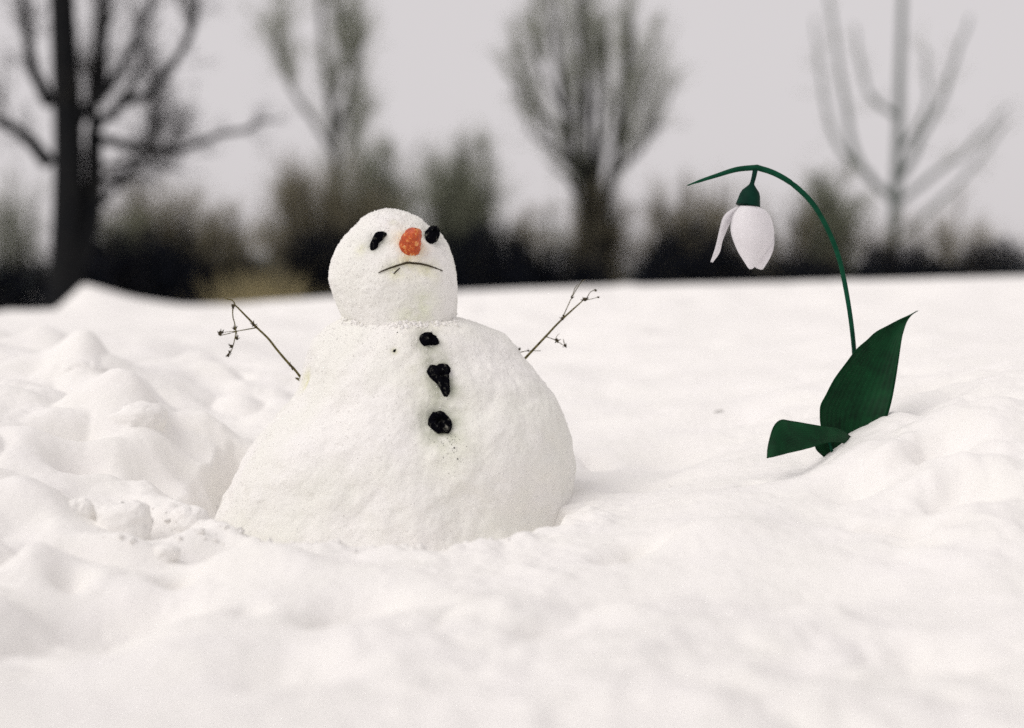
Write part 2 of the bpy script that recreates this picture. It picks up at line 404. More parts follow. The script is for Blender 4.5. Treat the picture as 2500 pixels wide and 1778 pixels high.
def bush(label, px, base_py, top_py, half_px, depth, stems=46, twigmat=None, dens=1.0, group=None, name='bare_bush', lean=0.0, fan=0.55, cat='bush', tr=1.0):
    base = P(px, base_py, depth); base[2] = ground_z(np.array([base[0]]), np.array([base[1]]), False)[0] - 0.05
    topz = P(px, top_py, depth)[2]; H = topz - base[2]; W = half_px / FPX * depth
    t = thing(name, label, cat, base, group)
    n = stems
    st = base + np.stack([rng.normal(0, W * .40, n), rng.normal(0, W * .3, n), np.zeros(n)], -1)
    off = (st - base)[:, 0] / max(W, 1e-6)
    dr = np.stack([off * fan * .8 + rng.normal(0, min(.17, .45 * W / H), n) + lean, rng.normal(0, .2, n), np.ones(n)], -1)
    rel = np.abs(off)
    ln = H * np.clip(1.0 - .62 * rel ** 1.5, .25, 1) * rng.uniform(.62, .97, n)
    p0 = grow(st, dr, ln, 6, .07, .03)
    r0 = np.linspace(1, .3, 6)[None] * (H * .0066 * rng.uniform(.6, 1.4, n))[:, None]
    a_ = Tubes().add(p0, r0, 4); tw = Tubes()
    s1, d1, t1 = children(p0, int(12 * dens), .06, .96, .6); l1 = H * .26 * min(1, 2.4 * W / H) * (1.15 - .55 * t1) * rng.uniform(.6, 1.2, len(t1))
    p1 = grow(s1, d1, l1, 4, .12, .06); a_.add(p1, np.linspace(1, .4, 4)[None] * np.full((len(s1), 1), H * .0017), 3)
    s2, d2, t2 = children(p1, 5, .1, 1, .65); l2 = H * .12 * rng.uniform(.5, 1.2, len(t2))
    p2 = grow(s2, d2, l2, 3, .12, .08); tw.add(p2, np.linspace(1, .5, 3)[None] * np.full((len(s2), 1), H * .0008 * tr), 3)
    s3, d3, t3 = children(p2, 4, .1, 1, .6); l3 = H * .065 * rng.uniform(.5, 1.3, len(t3))
    p3 = grow(s3, d3, l3, 2, .1, .05); tw.add(p3, np.array([1, .5])[None] * np.full((len(s3), 1), H * .0005 * tr), 3)
    a_.build('trunk', M_STEMS, t); tw.build('crown', twigmat or M_TWIGS, t)
    return t
def thicket(label, px, base_py, top_py, half_px, depth, nleaf=5200, group='dark thickets along the edge of the field', name='bramble_thicket'):
    base = P(px, base_py, depth); base[2] = ground_z(np.array([base[0]]), np.array([base[1]]), False)[0] - .05
    H = P(px, top_py, depth)[2] - base[2]; W = half_px / FPX * depth
    t = thing(name, label, 'thicket', base, group)
    n = 60
    st = base + np.stack([rng.uniform(-W, W, n) * .9, rng.uniform(-.5, .5, n), np.zeros(n)], -1)
    p0 = grow(st, np.stack([rng.normal(0, .5, n), rng.normal(0, .3, n), np.ones(n)], -1), H * rng.uniform(.6, 1.25, n), 6, .2, -.05)
    Tubes().add(p0, np.linspace(1, .4, 6)[None] * np.full((n, 1), .010), 3).build('stems', M_STEMS, t)
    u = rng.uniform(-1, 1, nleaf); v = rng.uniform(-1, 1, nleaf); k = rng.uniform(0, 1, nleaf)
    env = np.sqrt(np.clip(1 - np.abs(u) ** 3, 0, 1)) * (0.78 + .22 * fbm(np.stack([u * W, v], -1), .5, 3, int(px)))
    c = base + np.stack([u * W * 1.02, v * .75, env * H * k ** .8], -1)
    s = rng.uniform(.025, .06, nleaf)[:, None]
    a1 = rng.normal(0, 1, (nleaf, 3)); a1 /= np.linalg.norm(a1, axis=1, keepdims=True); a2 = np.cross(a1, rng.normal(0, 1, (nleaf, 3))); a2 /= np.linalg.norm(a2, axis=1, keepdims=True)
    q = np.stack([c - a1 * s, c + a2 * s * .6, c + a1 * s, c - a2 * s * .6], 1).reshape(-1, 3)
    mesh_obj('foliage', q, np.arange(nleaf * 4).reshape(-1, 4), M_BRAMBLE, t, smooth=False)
    return t
def limb_tree(name, label, cat, base_px, limbs, depth, rk, twigs=2, mat=M_BARK, twigmat=None, tlen=0.5, group=None, shoots=0, shoot_len=1.5):
    """limbs: polylines in photo pixels on the tree's own depth; first one is the trunk"""
    base = P(base_px[0], base_px[1], depth); t = thing(name, label, cat, base, group)
    T = Tubes(); S = Tubes(); pxm = depth / FPX; kids = []
    for i, (pl, r0, r1) in enumerate(limbs):
        pts = np.array([P(a_, b_, depth) for a_, b_ in pl]); K = 14
        c = spline(pts, K)
        if i: c[:, 1] += np.linspace(0, 1, K) * rng.uniform(-.5, .5) * np.linalg.norm(c[-1] - c[0]); c += 0.012 * depth / 12 * rng.normal(0, 1, c.shape) * np.linspace(0, 1, K)[:, None]
        (T if i == 0 else S).add(c, np.linspace(r0, r1, K) * pxm * rk, 8)
        kids.append(c)
    if shoots:
        s0, d0, _ = children(np.array(kids), shoots, .35, .95, .35); d0[:, 2] += .9; d0[:, :2] *= .8
        p0 = grow(s0, d0, shoot_len * rng.uniform(.5, 1.1, len(s0)), 14, .05, .03)
        S.add(p0, np.linspace(1, .35, 14)[None] * rng.uniform(1.6, 3.2, (len(s0), 1)) * pxm, 5); kids += list(p0)
    allp = np.array(kids[1:] if len(kids) > 1 else kids)
    s1, d1, t1 = children(allp, int(9 * twigs), .08, 1, .8)
    p1 = grow(s1, d1, tlen * rng.uniform(.4, 1.2, len(s1)), 5, .16, .05); S2 = Tubes()
    S2.add(p1, np.linspace(1, .4, 5)[None] * np.full((len(s1), 1), tlen * .009), 4)
    s2, d2, _ = children(p1, 6, .15, 1, .7); p2 = grow(s2, d2, tlen * .45 * rng.uniform(.4, 1.2, len(s2)), 3, .15, .05)
    S2.add(p2, np.linspace(1, .4, 3)[None] * np.full((len(s2), 1), tlen * .0035), 3)
    s3, d3, _ = children(p2, 3, .15, 1, .7); p3 = grow(s3, d3, tlen * .22 * rng.uniform(.4, 1.2, len(s3)), 2, .15, .05)
    S2.add(p3, np.array([1, .5])[None] * np.full((len(s3), 1), tlen * .0022), 3)
    T.build('trunk', mat, t)
    S.build('limbs', mat, t); S2.build('crown', twigmat or M_TWIGS, t)
    return t

limb_tree('old_tree', 'thick dark bare tree with spreading branches at the left edge behind a snow mound', 'tree', (150, 790), [
    ([(150,800),(160,700),(166,560),(168,400),(164,250),(156,100),(146,-120),(136,-300)], 40, 24),
    ([(190,640),(222,560),(228,440),(226,330),(215,250),(225,120),(240,-60)], 19, 8),
    ([(170,700),(196,600),(204,480),(200,360),(196,240),(205,100)], 14, 6),
    ([(190,300),(206,271),(248,245),(308,185),(370,90),(420,-10)], 14, 5),
    ([(244,250),(246,181),(240,90),(250,-30)], 11, 4),
    ([(228,320),(248,298),(274,290),(319,256),(390,241),(450,185),(500,120),(530,40)], 13, 5),
    ([(270,290),(293,245),(323,185),(350,100)], 11, 4),
    ([(226,335),(300,350),(375,365),(420,361),(469,335),(548,305),(640,270)], 12, 4),
    ([(228,445),(293,429),(330,399),(375,370)], 11, 6),
    ([(364,360),(364,275),(358,220)], 6, 2.5),
    ([(230,410),(320,395),(420,412)], 7, 2.5),
    ([(225,520),(293,444),(350,430)], 9, 3),
    ([(120,400),(60,330),(0,300),(-80,240)], 18, 6),
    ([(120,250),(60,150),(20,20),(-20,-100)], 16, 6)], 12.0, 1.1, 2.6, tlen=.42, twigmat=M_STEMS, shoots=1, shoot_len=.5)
limb_tree('young_tree', 'slender grey bare tree with upswept branches behind the white flower', 'tree', (2180, 720), [
    ([(2180,730),(2180,591),(2186,482),(2192,358),(2197,181),(2203,0),(2207,-200)], 23, 9),
    ([(2180,486),(2126,425),(2100,350),(2096,256),(2092,181),(2085,0),(2080,-150)], 14, 5),
    ([(2126,427),(2070,377),(2043,320),(2028,245),(2026,181),(2015,20)], 11, 4),
    ([(2190,285),(2137,238),(2122,181),(2110,40)], 10, 4),
    ([(2190,445),(2231,380),(2250,328),(2299,245),(2321,181),(2370,40)], 14, 5),
    ([(2193,365),(2239,313),(2262,250),(2258,120)], 10, 4),
    ([(2186,500),(2295,410),(2336,380),(2430,270)], 12, 4),
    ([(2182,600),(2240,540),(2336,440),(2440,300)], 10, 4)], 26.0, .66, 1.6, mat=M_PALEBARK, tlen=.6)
limb_tree('tall_tree', 'tall bare tree with a fan of steep branches right of the snowman', 'tree', (1475, 720), [
    ([(1478,725),(1470,660),(1449,590),(1442,545),(1437,470),(1429,400),(1427,280),(1422,120),(1417,-60)], 24, 7),
    ([(1447,575),(1434,500),(1421,440),(1392,380),(1375,280),(1352,150),(1338,0)], 15, 4),
    ([(1470,665),(1479,560),(1480,490),(1486,455),(1497,358),(1505,240),(1524,100)], 15, 4),
    ([(1438,520),(1450,430),(1461,330),(1468,200),(1475,40)], 13, 4),
    ([(1450,570),(1462,450),(1477,350),(1487,220),(1498,40)], 13, 4),
    ([(1416,420),(1348,370),(1310,340),(1281,318)], 9, 3),
    ([(1380,330),(1320,270),(1287,240),(1262,200)], 9, 3),
    ([(1483,440),(1552,380),(1584,335),(1611,312)], 9, 3),
    ([(1501,330),(1548,270),(1570,225),(1589,170)], 9, 3),
    ([(1394,385),(1403,280),(1395,170),(1385,40)], 9, 3),
    ([(1501,380),(1534,300),(1548,200),(1561,80)], 9, 3),
    ([(1441,560),(1410,480),(1384,440),(1338,400)], 9, 3),
    ([(1366,260),(1329,180),(1310,90),(1301,0)], 8, 3),
    ([(1429,330),(1441,220),(1435,100),(1445,-20)], 9, 3),
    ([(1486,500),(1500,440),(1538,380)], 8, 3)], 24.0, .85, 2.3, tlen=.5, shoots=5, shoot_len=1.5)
limb_tree('slim_tree', 'slim pale bare tree forking high above the bush left of the snowman', 'tree', (818, 720), [
    ([(822,725),(820,545),(818,430),(818,339),(806,260),(796,181),(785,60),(780,-60)], 17, 6),
    ([(818,345),(842,260),(863,181),(880,60)], 10, 4),
    ([(816,380),(770,300),(730,240),(705,181),(690,90)], 8, 3),
    ([(806,260),(825,190),(830,80)], 8, 3),
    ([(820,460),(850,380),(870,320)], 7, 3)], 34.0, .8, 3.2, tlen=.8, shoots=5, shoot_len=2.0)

GB = 'bare bushes along the far edge of the field'
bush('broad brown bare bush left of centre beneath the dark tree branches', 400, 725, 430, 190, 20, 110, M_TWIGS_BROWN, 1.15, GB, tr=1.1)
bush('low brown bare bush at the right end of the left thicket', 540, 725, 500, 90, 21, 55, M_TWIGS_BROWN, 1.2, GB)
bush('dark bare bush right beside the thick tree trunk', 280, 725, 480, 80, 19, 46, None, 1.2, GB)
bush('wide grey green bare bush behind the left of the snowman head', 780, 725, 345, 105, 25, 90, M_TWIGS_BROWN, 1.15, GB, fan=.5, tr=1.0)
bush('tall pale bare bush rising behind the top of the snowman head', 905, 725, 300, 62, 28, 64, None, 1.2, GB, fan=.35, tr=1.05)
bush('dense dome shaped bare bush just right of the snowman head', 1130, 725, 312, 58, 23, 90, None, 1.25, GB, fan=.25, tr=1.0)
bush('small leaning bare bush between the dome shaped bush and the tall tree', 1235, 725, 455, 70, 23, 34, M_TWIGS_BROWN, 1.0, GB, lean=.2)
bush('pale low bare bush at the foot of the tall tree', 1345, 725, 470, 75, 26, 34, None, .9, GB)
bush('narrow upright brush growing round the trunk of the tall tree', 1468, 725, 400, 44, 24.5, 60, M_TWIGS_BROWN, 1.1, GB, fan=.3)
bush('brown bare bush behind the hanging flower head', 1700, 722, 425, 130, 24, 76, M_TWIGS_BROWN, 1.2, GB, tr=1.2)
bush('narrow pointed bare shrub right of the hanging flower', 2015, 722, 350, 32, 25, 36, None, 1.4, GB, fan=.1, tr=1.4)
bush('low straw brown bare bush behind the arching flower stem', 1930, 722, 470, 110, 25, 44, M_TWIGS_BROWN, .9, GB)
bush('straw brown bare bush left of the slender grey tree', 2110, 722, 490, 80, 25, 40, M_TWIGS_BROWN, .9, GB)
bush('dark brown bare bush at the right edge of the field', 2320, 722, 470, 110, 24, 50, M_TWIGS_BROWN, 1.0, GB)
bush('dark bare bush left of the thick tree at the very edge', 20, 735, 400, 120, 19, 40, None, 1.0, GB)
thicket('near black thicket behind the left twig arm', 590, 735, 620, 130, 19, 6000)
thicket('near black thicket under the broad brown bush at left', 370, 735, 515, 165, 18, 9500)
thicket('near black thicket beside the thick tree trunk', 230, 735, 545, 90, 17.5, 4200)
thicket('near black thicket directly behind the snowman head', 870, 728, 520, 200, 22, 11000)
thicket('near black thicket between snowman head and tall tree', 1170, 725, 535, 165, 21, 10500)
thicket('near black thicket at the foot of the tall tree', 1390, 722, 590, 115, 21.5, 6500)
thicket('near black rounded thicket under the hanging flower', 1700, 718, 540, 170, 21, 9000)
thicket('near black low thicket behind the flower stem', 1960, 716, 608, 160, 20.5, 6500)
thicket('near black thicket at the foot of the slender grey tree', 2200, 714, 575, 150, 20, 8000)
thicket('near black thicket at the far right edge', 2430, 712, 575, 120, 20, 5200)
thicket('near black thicket at the far left edge', 40, 745, 590, 140, 18, 5200)
# pale tuft of dry grass in front of the left thicket
gb = P(618, 712, 17.0); gb[2] = ground_z(np.array([gb[0]]), np.array([gb[1]]), False)[0]
n = 700; st = gb + np.stack([rng.normal(0, .19, n), rng.normal(0, .12, n), np.zeros(n)], -1)
Hh = P(618, 650, 17.0)[2] - gb[2]
pp = grow(st, np.stack([rng.normal(.15, .3, n), rng.normal(0, .2, n), np.ones(n)], -1), Hh * rng.uniform(.6, 1.08, n), 4, .12, -.12)
tuft = Tubes().add(pp, np.linspace(1, .3, 4)[None] * np.full((n, 1), .005), 3).build('dry_grass', M_STRAW)
tuft['kind'] = 'stuff'; tag(tuft, 'pale straw coloured dry grass tuft in front of the left thicket', 'dry grass')

# ------------------------------------------------------------ snowman
SD = 2.42
base = np.array([*P(960, 1330, SD)[:2], 0.0])
snowman = thing('snowman', 'sad snowman with coal eyes, stubby carrot nose, coal buttons and twig arms', 'snowman', base)
def stack(table, depth_ratio, yc, nr, nt, power=2.0, cap=True):
    """rows of (py, left px, right px, depth scale) into a closed lofted surface"""
    t = np.array(table, float)
    py = t[0, 0] + (t[-1, 0] - t[0, 0]) * np.linspace(0, 1, nr) ** 1.5
    # denser rows near the top cap
    def sm(col):
        v = np.interp(py, t[:, 0], t[:, col]); k = np.hanning(13); k /= k.sum()
        e = np.pad(v, 6, mode='reflect', reflect_type='odd'); return np.convolve(e, k, 'valid')
    L, R = sm(1), sm(2); D = sm(3)
    pl, pr = P(L, py, SD), P(R, py, SD)
    cx_ = (pl[:, 0] + pr[:, 0]) / 2; a_ = np.maximum((pr[:, 0] - pl[:, 0]) / 2, 1e-4); z = pl[:, 2]
    th = np.linspace(0, 2 * math.pi, nt, endpoint=False)
    X = cx_[:, None] + a_[:, None] * np.cos(th)[None]; Y = yc + (a_ * depth_ratio * D)[:, None] * np.sin(th)[None]
    Z = np.repeat(z[:, None], nt, 1)
    return np.stack([X, Y, Z], -1).reshape(-1, 3), grid_faces(nr, nt, True)
body_tab = [(768,872,1080,1),(776,842,1128,1),(784,822,1158,1),(792,806,1180,1),(805,790,1203,1),(830,772,1232,1),(880,756,1280,1),(940,738,1336,1),(990,702,1364,1),(1040,648,1384,1),(1075,622,1393,1),(1130,592,1400,1),(1190,562,1402,1),(1240,537,1403,1),(1270,520,1403,1),(1330,500,1402,1),(1440,480,1400,1)]
hy, hl, hr = [], [], []
head_l = [(510.5,945),(511.5,937),(514,926),(519,910),(525,898),(532,885),(541,877),(551,869),(578,845),(606,830),(631,818),(660,810),(685,806),(706,808),(725,814),(744,822),(760,828),(784,840),(806,848)]
head_r = [(510.5,958),(511.5,969),(514,982),(519,997),(525,1012),(535,1029),(554,1054),(568,1075),(583,1089),(601,1101),(635,1114),(660,1119),(679,1121),(702,1122),(731,1120),(758,1117),(779,1114),(806,1112)]
hp = np.unique([a_ for a_, _ in head_l + head_r])
head_tab = [(y1, np.interp(y1, *zip(*head_l)), np.interp(y1, *zip(*head_r)), 1) for y1 in hp]
def normals_of(v, f, nr, nt):
    G = v.reshape(nr, nt, 3)
    du = np.roll(G, -1, 1) - np.roll(G, 1, 1); dv = np.gradient(G, axis=0)
    n_ = np.cross(du, dv).reshape(-1, 3); n_ /= np.linalg.norm(n_, axis=1, keepdims=True) + 1e-12
    return n_
def make_snow_ball(table, dr, yc, nr, nt, feats, seed, amp):
    v, f = stack(table, dr, yc, nr, nt)
    n_ = normals_of(v, f, nr, nt); c = v.mean(0)
    if np.mean(np.sum(n_ * (v - c), 1)) < 0: n_ = -n_; f = f[:, ::-1].copy()
    v = v + n_ * amp * (0.011 * fbm(v, .17, 2, seed) + .0062 * fbm(v, .075, 3, seed + 5) + .006 * (np.abs(fbm(v, .13, 2, seed + 7)) - .3))[:, None]
    bv = BVHTree.FromPolygons([Vector(p) for p in v], [tuple(map(int, q)) for q in f])
    stain = np.ones((len(v), 4)); nz = fbm(v, .02, 3, seed + 9); dz = np.zeros(len(v))
    mot = np.clip(.5 + .9 * fbm(v, .11, 4, seed + 50), 0, 1)[:, None]      # damp, trodden patches in the packed snow
    stain[:, :3] *= 1 - mot * np.array([.035, .025, .055])
    for px, py, rad, dep, scol, srad in feats:
        h = bv.ray_cast(*ray(px, py))
        if h[0] is None: continue
        d = np.linalg.norm(v - np.array(h[0]), axis=1)
        dz -= dep * np.exp(-(d / rad) ** 2)
        w = np.exp(-(d / srad) ** 2) * np.clip(.75 + .45 * nz, 0, 1)
        stain[:, :3] *= 1 - w[:, None] * (1 - np.array(scol))
    v = v + n_ * (dz + .0011 * fbm(v, .018, 3, seed + 20) + .0009 * np.clip(vnoise(v / .0042, seed + 30) - .1, 0, 1) + .0004 * vnoise(v / .0036, seed + 33) + .0020 * np.clip(fbm(v, .045, 3, seed + 40) - .1, 0, 1))[:, None]
    bv = BVHTree.FromPolygons([Vector(p) for p in v], [tuple(map(int, q)) for q in f])
    return v, f, bv, stain
OLIVE = (.40, .43, .34)
bv_feats = [(1046,831,.028,.007,OLIVE,.024),(1068,893,.032,.008,OLIVE,.031),(1088,945,.026,.006,OLIVE,.024),(1076,1034,.036,.011,OLIVE,.035),(1070,985,.04,.0,(.91,.925,.87),.05),(1100,1085,.05,.0,(.92,.93,.87),.05),
            (1040,905,.03,.002,(.94,.94,.89),.04),(962,858,.01,.002,(.7,.7,.5),.006),(745,930,.018,.006,(.8,.8,.5),.018),(1030,795,.05,.0,(.96,.955,.91),.05)]
hv_feats = [(920,590,.022,.006,OLIVE,.020),(1053,576,.022,.005,OLIVE,.019),(1003,585,.026,.003,(.93,.80,.52),.030),(1005,615,.02,.002,(.9,.78,.5),.02),(1005,648,.02,.003,(.9,.9,.72),.022),(965,660,.018,.003,(.9,.9,.72),.02),(1050,658,.018,.003,(.9,.9,.72),.02),
            (1035,745,.02,.002,(.93,.96,.84),.03),(1000,775,.03,.002,(.94,.96,.86),.035),(960,545,.008,.001,(.75,.75,.55),.008),(880,610,.01,.001,(.9,.9,.75),.012)]
bvv, bff, body_bvh, bst = make_snow_ball(body_tab, .84, SD, 240, 760, bv_feats, 61, 1.0)
hvv, hff, head_bvh, hst = make_snow_ball(head_tab, .95, SD - .015, 190, 480, hv_feats, 91, .55)
body = mesh_obj('body', bvv, bff, M_SNOWMAN, snowman, attr={'stain': bst})
# close the crown of the head
nt_h = 480; topc = hvv[:nt_h].mean(0); topc[2] = hvv[:nt_h, 2].max() + .0008
hvv2 = np.vstack([hvv, topc]); ft = [(int(a1), int(b1), int(c1), int(d1)) for a1, b1, c1, d1 in hff]
ft += [(len(hvv), (i + 1) % nt_h, i) for i in range(nt_h)]
head = mesh_obj('head', hvv2, ft, M_SNOWMAN, snowman, attr={'stain': np.vstack([hst, [1, 1, 1, 1]])})

def hit(bvh, px, py, lift=0.0):
    h = bvh.ray_cast(*ray(px, py))
    if h[0] is None: return None, None
    n_ = h[1]; o_, d_ = ray(px, py)
    if n_.dot(d_) > 0: n_ = -n_
    return np.array(h[0]) + np.array(n_) * lift, np.array(n_)
def lump(name, outline, bvh, height, mat, parent, seed, label=None, sink=.012, facets=.35):
    """a stone pressed into the snow: the outline lies on the snow, the front bulges out, the back is buried"""
    o = np.array(outline, float); c = o.mean(0)
    ang = np.linspace(0, 1, 28, endpoint=False); cl = np.vstack([o, o[:1]])
    L = np.concatenate([[0], np.cumsum(np.linalg.norm(np.diff(cl, axis=0), axis=1))]); L /= L[-1]
    ring = np.stack([np.interp(ang, L, cl[:, 0]), np.interp(ang, L, cl[:, 1])], -1)
    pc, nc = hit(bvh, *c); rs = random.Random(seed)
    verts = []; prof = [(1.0, -sink), (1.02, 0.0), (.93, .45), (.72, .8), (.42, .97), (.16, 1.02)]
    dpc = Vector(pc - np.array([0, 0, CAMZ])).length
    pr = []
    for q in ring:
        p, _ = hit(bvh, *q)
        if p is None or np.linalg.norm(p - pc) > .07:
            o_, d_ = ray(*q); p = np.array(o_) + np.array(d_) * dpc
        pr.append(p)
    pr = np.array(pr)
    for k, (s, h) in enumerate(prof):
        hh = h if h < 0 else h * height
        for j in range(28):
            p = pc + (pr[j] - pc) * s
            p = p + nc * (hh + (rs.uniform(-.5, .5) * facets * height if k > 1 else 0))
            verts.append(p)
    faces = [tuple(f) for f in grid_faces(len(prof), 28, True)]
    verts.append(pc + nc * height * 1.0); faces += [((len(prof) - 1) * 28 + j, (len(prof) - 1) * 28 + (j + 1) % 28, len(verts) - 1) for j in range(28)]
    ob = mesh_obj(name, verts, faces, mat, parent, smooth=False)
    if label: ob['label'] = label
    return ob
def zo(pts, sx, ox, oy): return [(ox + a_ * sx, oy + b_ * sx) for a_, b_ in pts]
lump('eye', zo([(590,560),(588,600),(605,634),(650,618),(680,595),(690,545),(740,505),(785,450),(778,420),(735,415),(700,405),(650,440),(620,490)], .2094, 780, 480), head_bvh, .010, M_COAL, head, 1, 'long slanting frosted coal eye', facets=.3)
lump('eye', zo([(1225,450),(1228,415),(1260,380),(1310,368),(1345,385),(1385,425),(1392,470),(1375,520),(1310,556),(1275,545),(1240,515)], .2094, 780, 480), head_bvh, .016, M_COAL, head, 2, 'round black coal eye', facets=.25)
lump('button', zo([(190,215),(200,175),(225,155),(265,150),(310,165),(350,195),(385,235),(402,265),(370,278),(310,275),(240,288),(215,262)], .2278, 980, 780), body_bvh, .016, M_COAL, snowman, 3, 'small domed coal button below the head', facets=.25)
lump('button', zo([(272,562),(300,500),(330,487),(360,510),(395,485),(450,490),(490,490),(525,520),(527,555),(505,600),(515,640),(515,700),(522,745),(520,790),(490,828),(455,825),(430,780),(395,705),(340,655),(300,620)], .2278, 980, 780), body_bvh, .016, M_COAL, snowman, 4, 'long wedge shaped coal button in the middle', facets=.3)
lump('button', zo([(285,1130),(290,1060),(335,1000),(380,990),(435,990),(490,1030),(535,1085),(545,1140),(528,1195),(500,1225),(440,1215),(390,1225),(330,1180)], .2278, 980, 780), body_bvh, .020, M_COAL, snowman, 5, 'faceted round coal button with grey streaks', facets=.35)
# carrot nose: a stub that leans up and out of the face
pb, nb = hit(head_bvh, 1003, 607); tip = P(1015, 558, np.linalg.norm(pb - np.array([0, 0, CAMZ])) - .045)
K, S_ = 16, 22; cv = []
for k in range(K):
    u = k / (K - 1); c = pb - nb * .02 * (1 - u) + (tip - pb) * u
    rr = np.interp(u, [0, .25, .6, .85, .95, 1], [.0195, .0205, .0190, .0145, .0095, .0015])
    ax = (tip - pb) / np.linalg.norm(tip - pb); e1 = np.cross(ax, [0, 0, 1.]); e1 /= np.linalg.norm(e1); e2 = np.cross(ax, e1)
    for j in range(S_):
        th = 2 * math.pi * j / S_
        g = 1 + .10 * math.sin(3 * th + 4 * u) + .05 * math.sin(k * 2.2 + th)
        cv.append(c + (e1 * math.cos(th) + e2 * math.sin(th) * .95) * rr * g)
mesh_obj('nose', cv, [tuple(f) for f in grid_faces(K, S_, True)], M_CARROT, head)
# mouth of a bent twig
mp = [hit(head_bvh, x_, y_, .0018)[0] for x_, y_ in zip(np.interp(np.linspace(0, 1, 26), np.linspace(0, 1, 7), [924,948,983,998,1017,1052,1088]), np.interp(np.linspace(0, 1, 26), np.linspace(0, 1, 7), [667,656,645,642,643,651,666]))]
Tubes().add(spline(np.array(mp)[::3], 24), np.interp(np.linspace(0, 1, 24), [0, .1, .45, .9, 1], [.0008, .0014, .0021, .0014, .001]), 6).build('mouth', M_SEED, head)
mp = [hit(head_bvh, x_, y_, .001)[0] for x_, y_ in [(961,669),(968,662),(976,655)]]
Tubes().add(np.array(mp), [.0011, .0012, .0008], 6).build('twig_piece', M_SEED, head)
def grains(name, v, f, n, parent, seed):
    """loose grains of coarse snow clinging to a packed ball"""
    r_ = np.random.default_rng(seed); c = v.mean(0)
    i = r_.integers(0, len(f), n); w = r_.dirichlet((1, 1, 1, 1), n)
    p = np.einsum('nk,nkd->nd', w, v[f[i]])
    p = p[(p[:, 1] < SD + .05)]; n = len(p)
    s_ = (.0005 + .0012 * r_.random(n) ** 3)[:, None, None]
    q = p[:, None] + s_ * np.array([(1, 0, 0), (-1, 0, 0), (0, 1, 0), (0, -1, 0), (0, 0, 1), (0, 0, -1)], float)[None] * r_.uniform(.6, 1.5, (n, 6, 1))
    t = np.array([(0, 2, 4), (2, 1, 4), (1, 3, 4), (3, 0, 4), (2, 0, 5), (1, 2, 5), (3, 1, 5), (0, 3, 5)])
    o = mesh_obj(name, q.reshape(-1, 3), (t[None] + (np.arange(n) * 6)[:, None, None]).reshape(-1, 3), M_SNOW, parent, smooth=False); o['kind'] = 'stuff'
grains('snow_grains', hvv, hff, 7000, head, 5); grains('snow_grains', bvv, bff, 14000, body, 6)
# coal dust and crumbs that fell below the lowest button, specks elsewhere
cr_v, cr_f = [], []
def crumb(bvh, px, py, r):
    p, n_ = hit(bvh, px, py)
    if p is None: return
    i = len(cr_v)
    for q in ((1, 0, 0), (-1, 0, 0), (0, 1, 0), (0, -1, 0), (0, 0, 1), (0, 0, -1)): cr_v.append(p + np.array(q) * r * random.uniform(.6, 1.3))
    for a_, b_, c_ in ((0, 2, 4), (2, 1, 4), (1, 3, 4), (3, 0, 4), (2, 0, 5), (1, 2, 5), (3, 1, 5), (0, 3, 5)): cr_f.append((i + a_, i + b_, i + c_))
for k in range(60): crumb(body_bvh, random.gauss(1100, 20), random.gauss(1095, 24), random.uniform(.0004, .0012))
for k in range(26): crumb(body_bvh, random.gauss(1085, 22), random.gauss(1062, 8), random.uniform(.0004, .001))
crumb(body_bvh, 1109, 1094, .0024); crumb(body_bvh, 1117, 1121, .0018); crumb(body_bvh, 962, 858, .0034); crumb(body_bvh, 966, 855, .002); crumb(body_bvh, 970, 812, .0014)
for k in range(40): crumb(body_bvh, random.uniform(640, 1380), random.uniform(830, 1250), random.uniform(.0003, .0008))
cr = mesh_obj('coal_crumbs', cr_v, cr_f, M_COAL, body, smooth=False); cr['kind'] = 'stuff'

def arm(label, main, subs, nodes, depth, extend):
    ar = Tubes(); m3 = np.array([P(a_, b_, depth) for a_, b_ in main])
    m3 = np.vstack([extend, m3])
    c = spline(m3, 40); ar.add(c, np.interp(np.linspace(0, 1, 40), [0, .8, 1], [.0030, .0020, .0010]), 6)
    ob = ar.build('arm', M_TWIG, snowman); ob['label'] = label
    for pl, r in subs:
        p3 = np.array([P(a_, b_, depth + .012 * math.sin(i * 1.3)) if i else P(a_, b_, depth) for i, (a_, b_) in enumerate(pl)])
        cc = spline(p3, 14) if len(p3) > 2 else np.linspace(p3[0], p3[1], 6)
        Tubes().add(cc, np.linspace(r, r * .6, len(cc)), 5).build('twig', M_TWIG, ob)
    for (a_, b_, r) in nodes:           # dry seed heads: a knob with curled bracts
        c0 = P(a_, b_, depth); T_ = Tubes(); rs = random.Random(int(a_ * 7 + b_))
        T_.add(c0 + np.array([[0, 0, -r], [0, 0, -.55 * r], [0, 0, 0], [0, 0, .55 * r], [0, 0, r]]) @ np.array(Matrix.Rotation(rs.uniform(0, 1.5), 3, 'Y')), np.array([.1, .75, 1, .7, .1]) * r * .8, 6)
        for k in range(5):
            d = np.array([rs.gauss(0, 1), rs.gauss(0, 1), rs.gauss(0, 1)]); d /= np.linalg.norm(d)
            T_.add(np.array([c0, c0 + d * r * 1.2, c0 + d * r * 1.9 + np.array([0, 0, .5 * r])]), [r * .3, r * .22, r * .05], 4)
        T_.build('seed_head', M_SEED, ob)
    return ob
q, _ = hit(body_bvh, 752, 945)
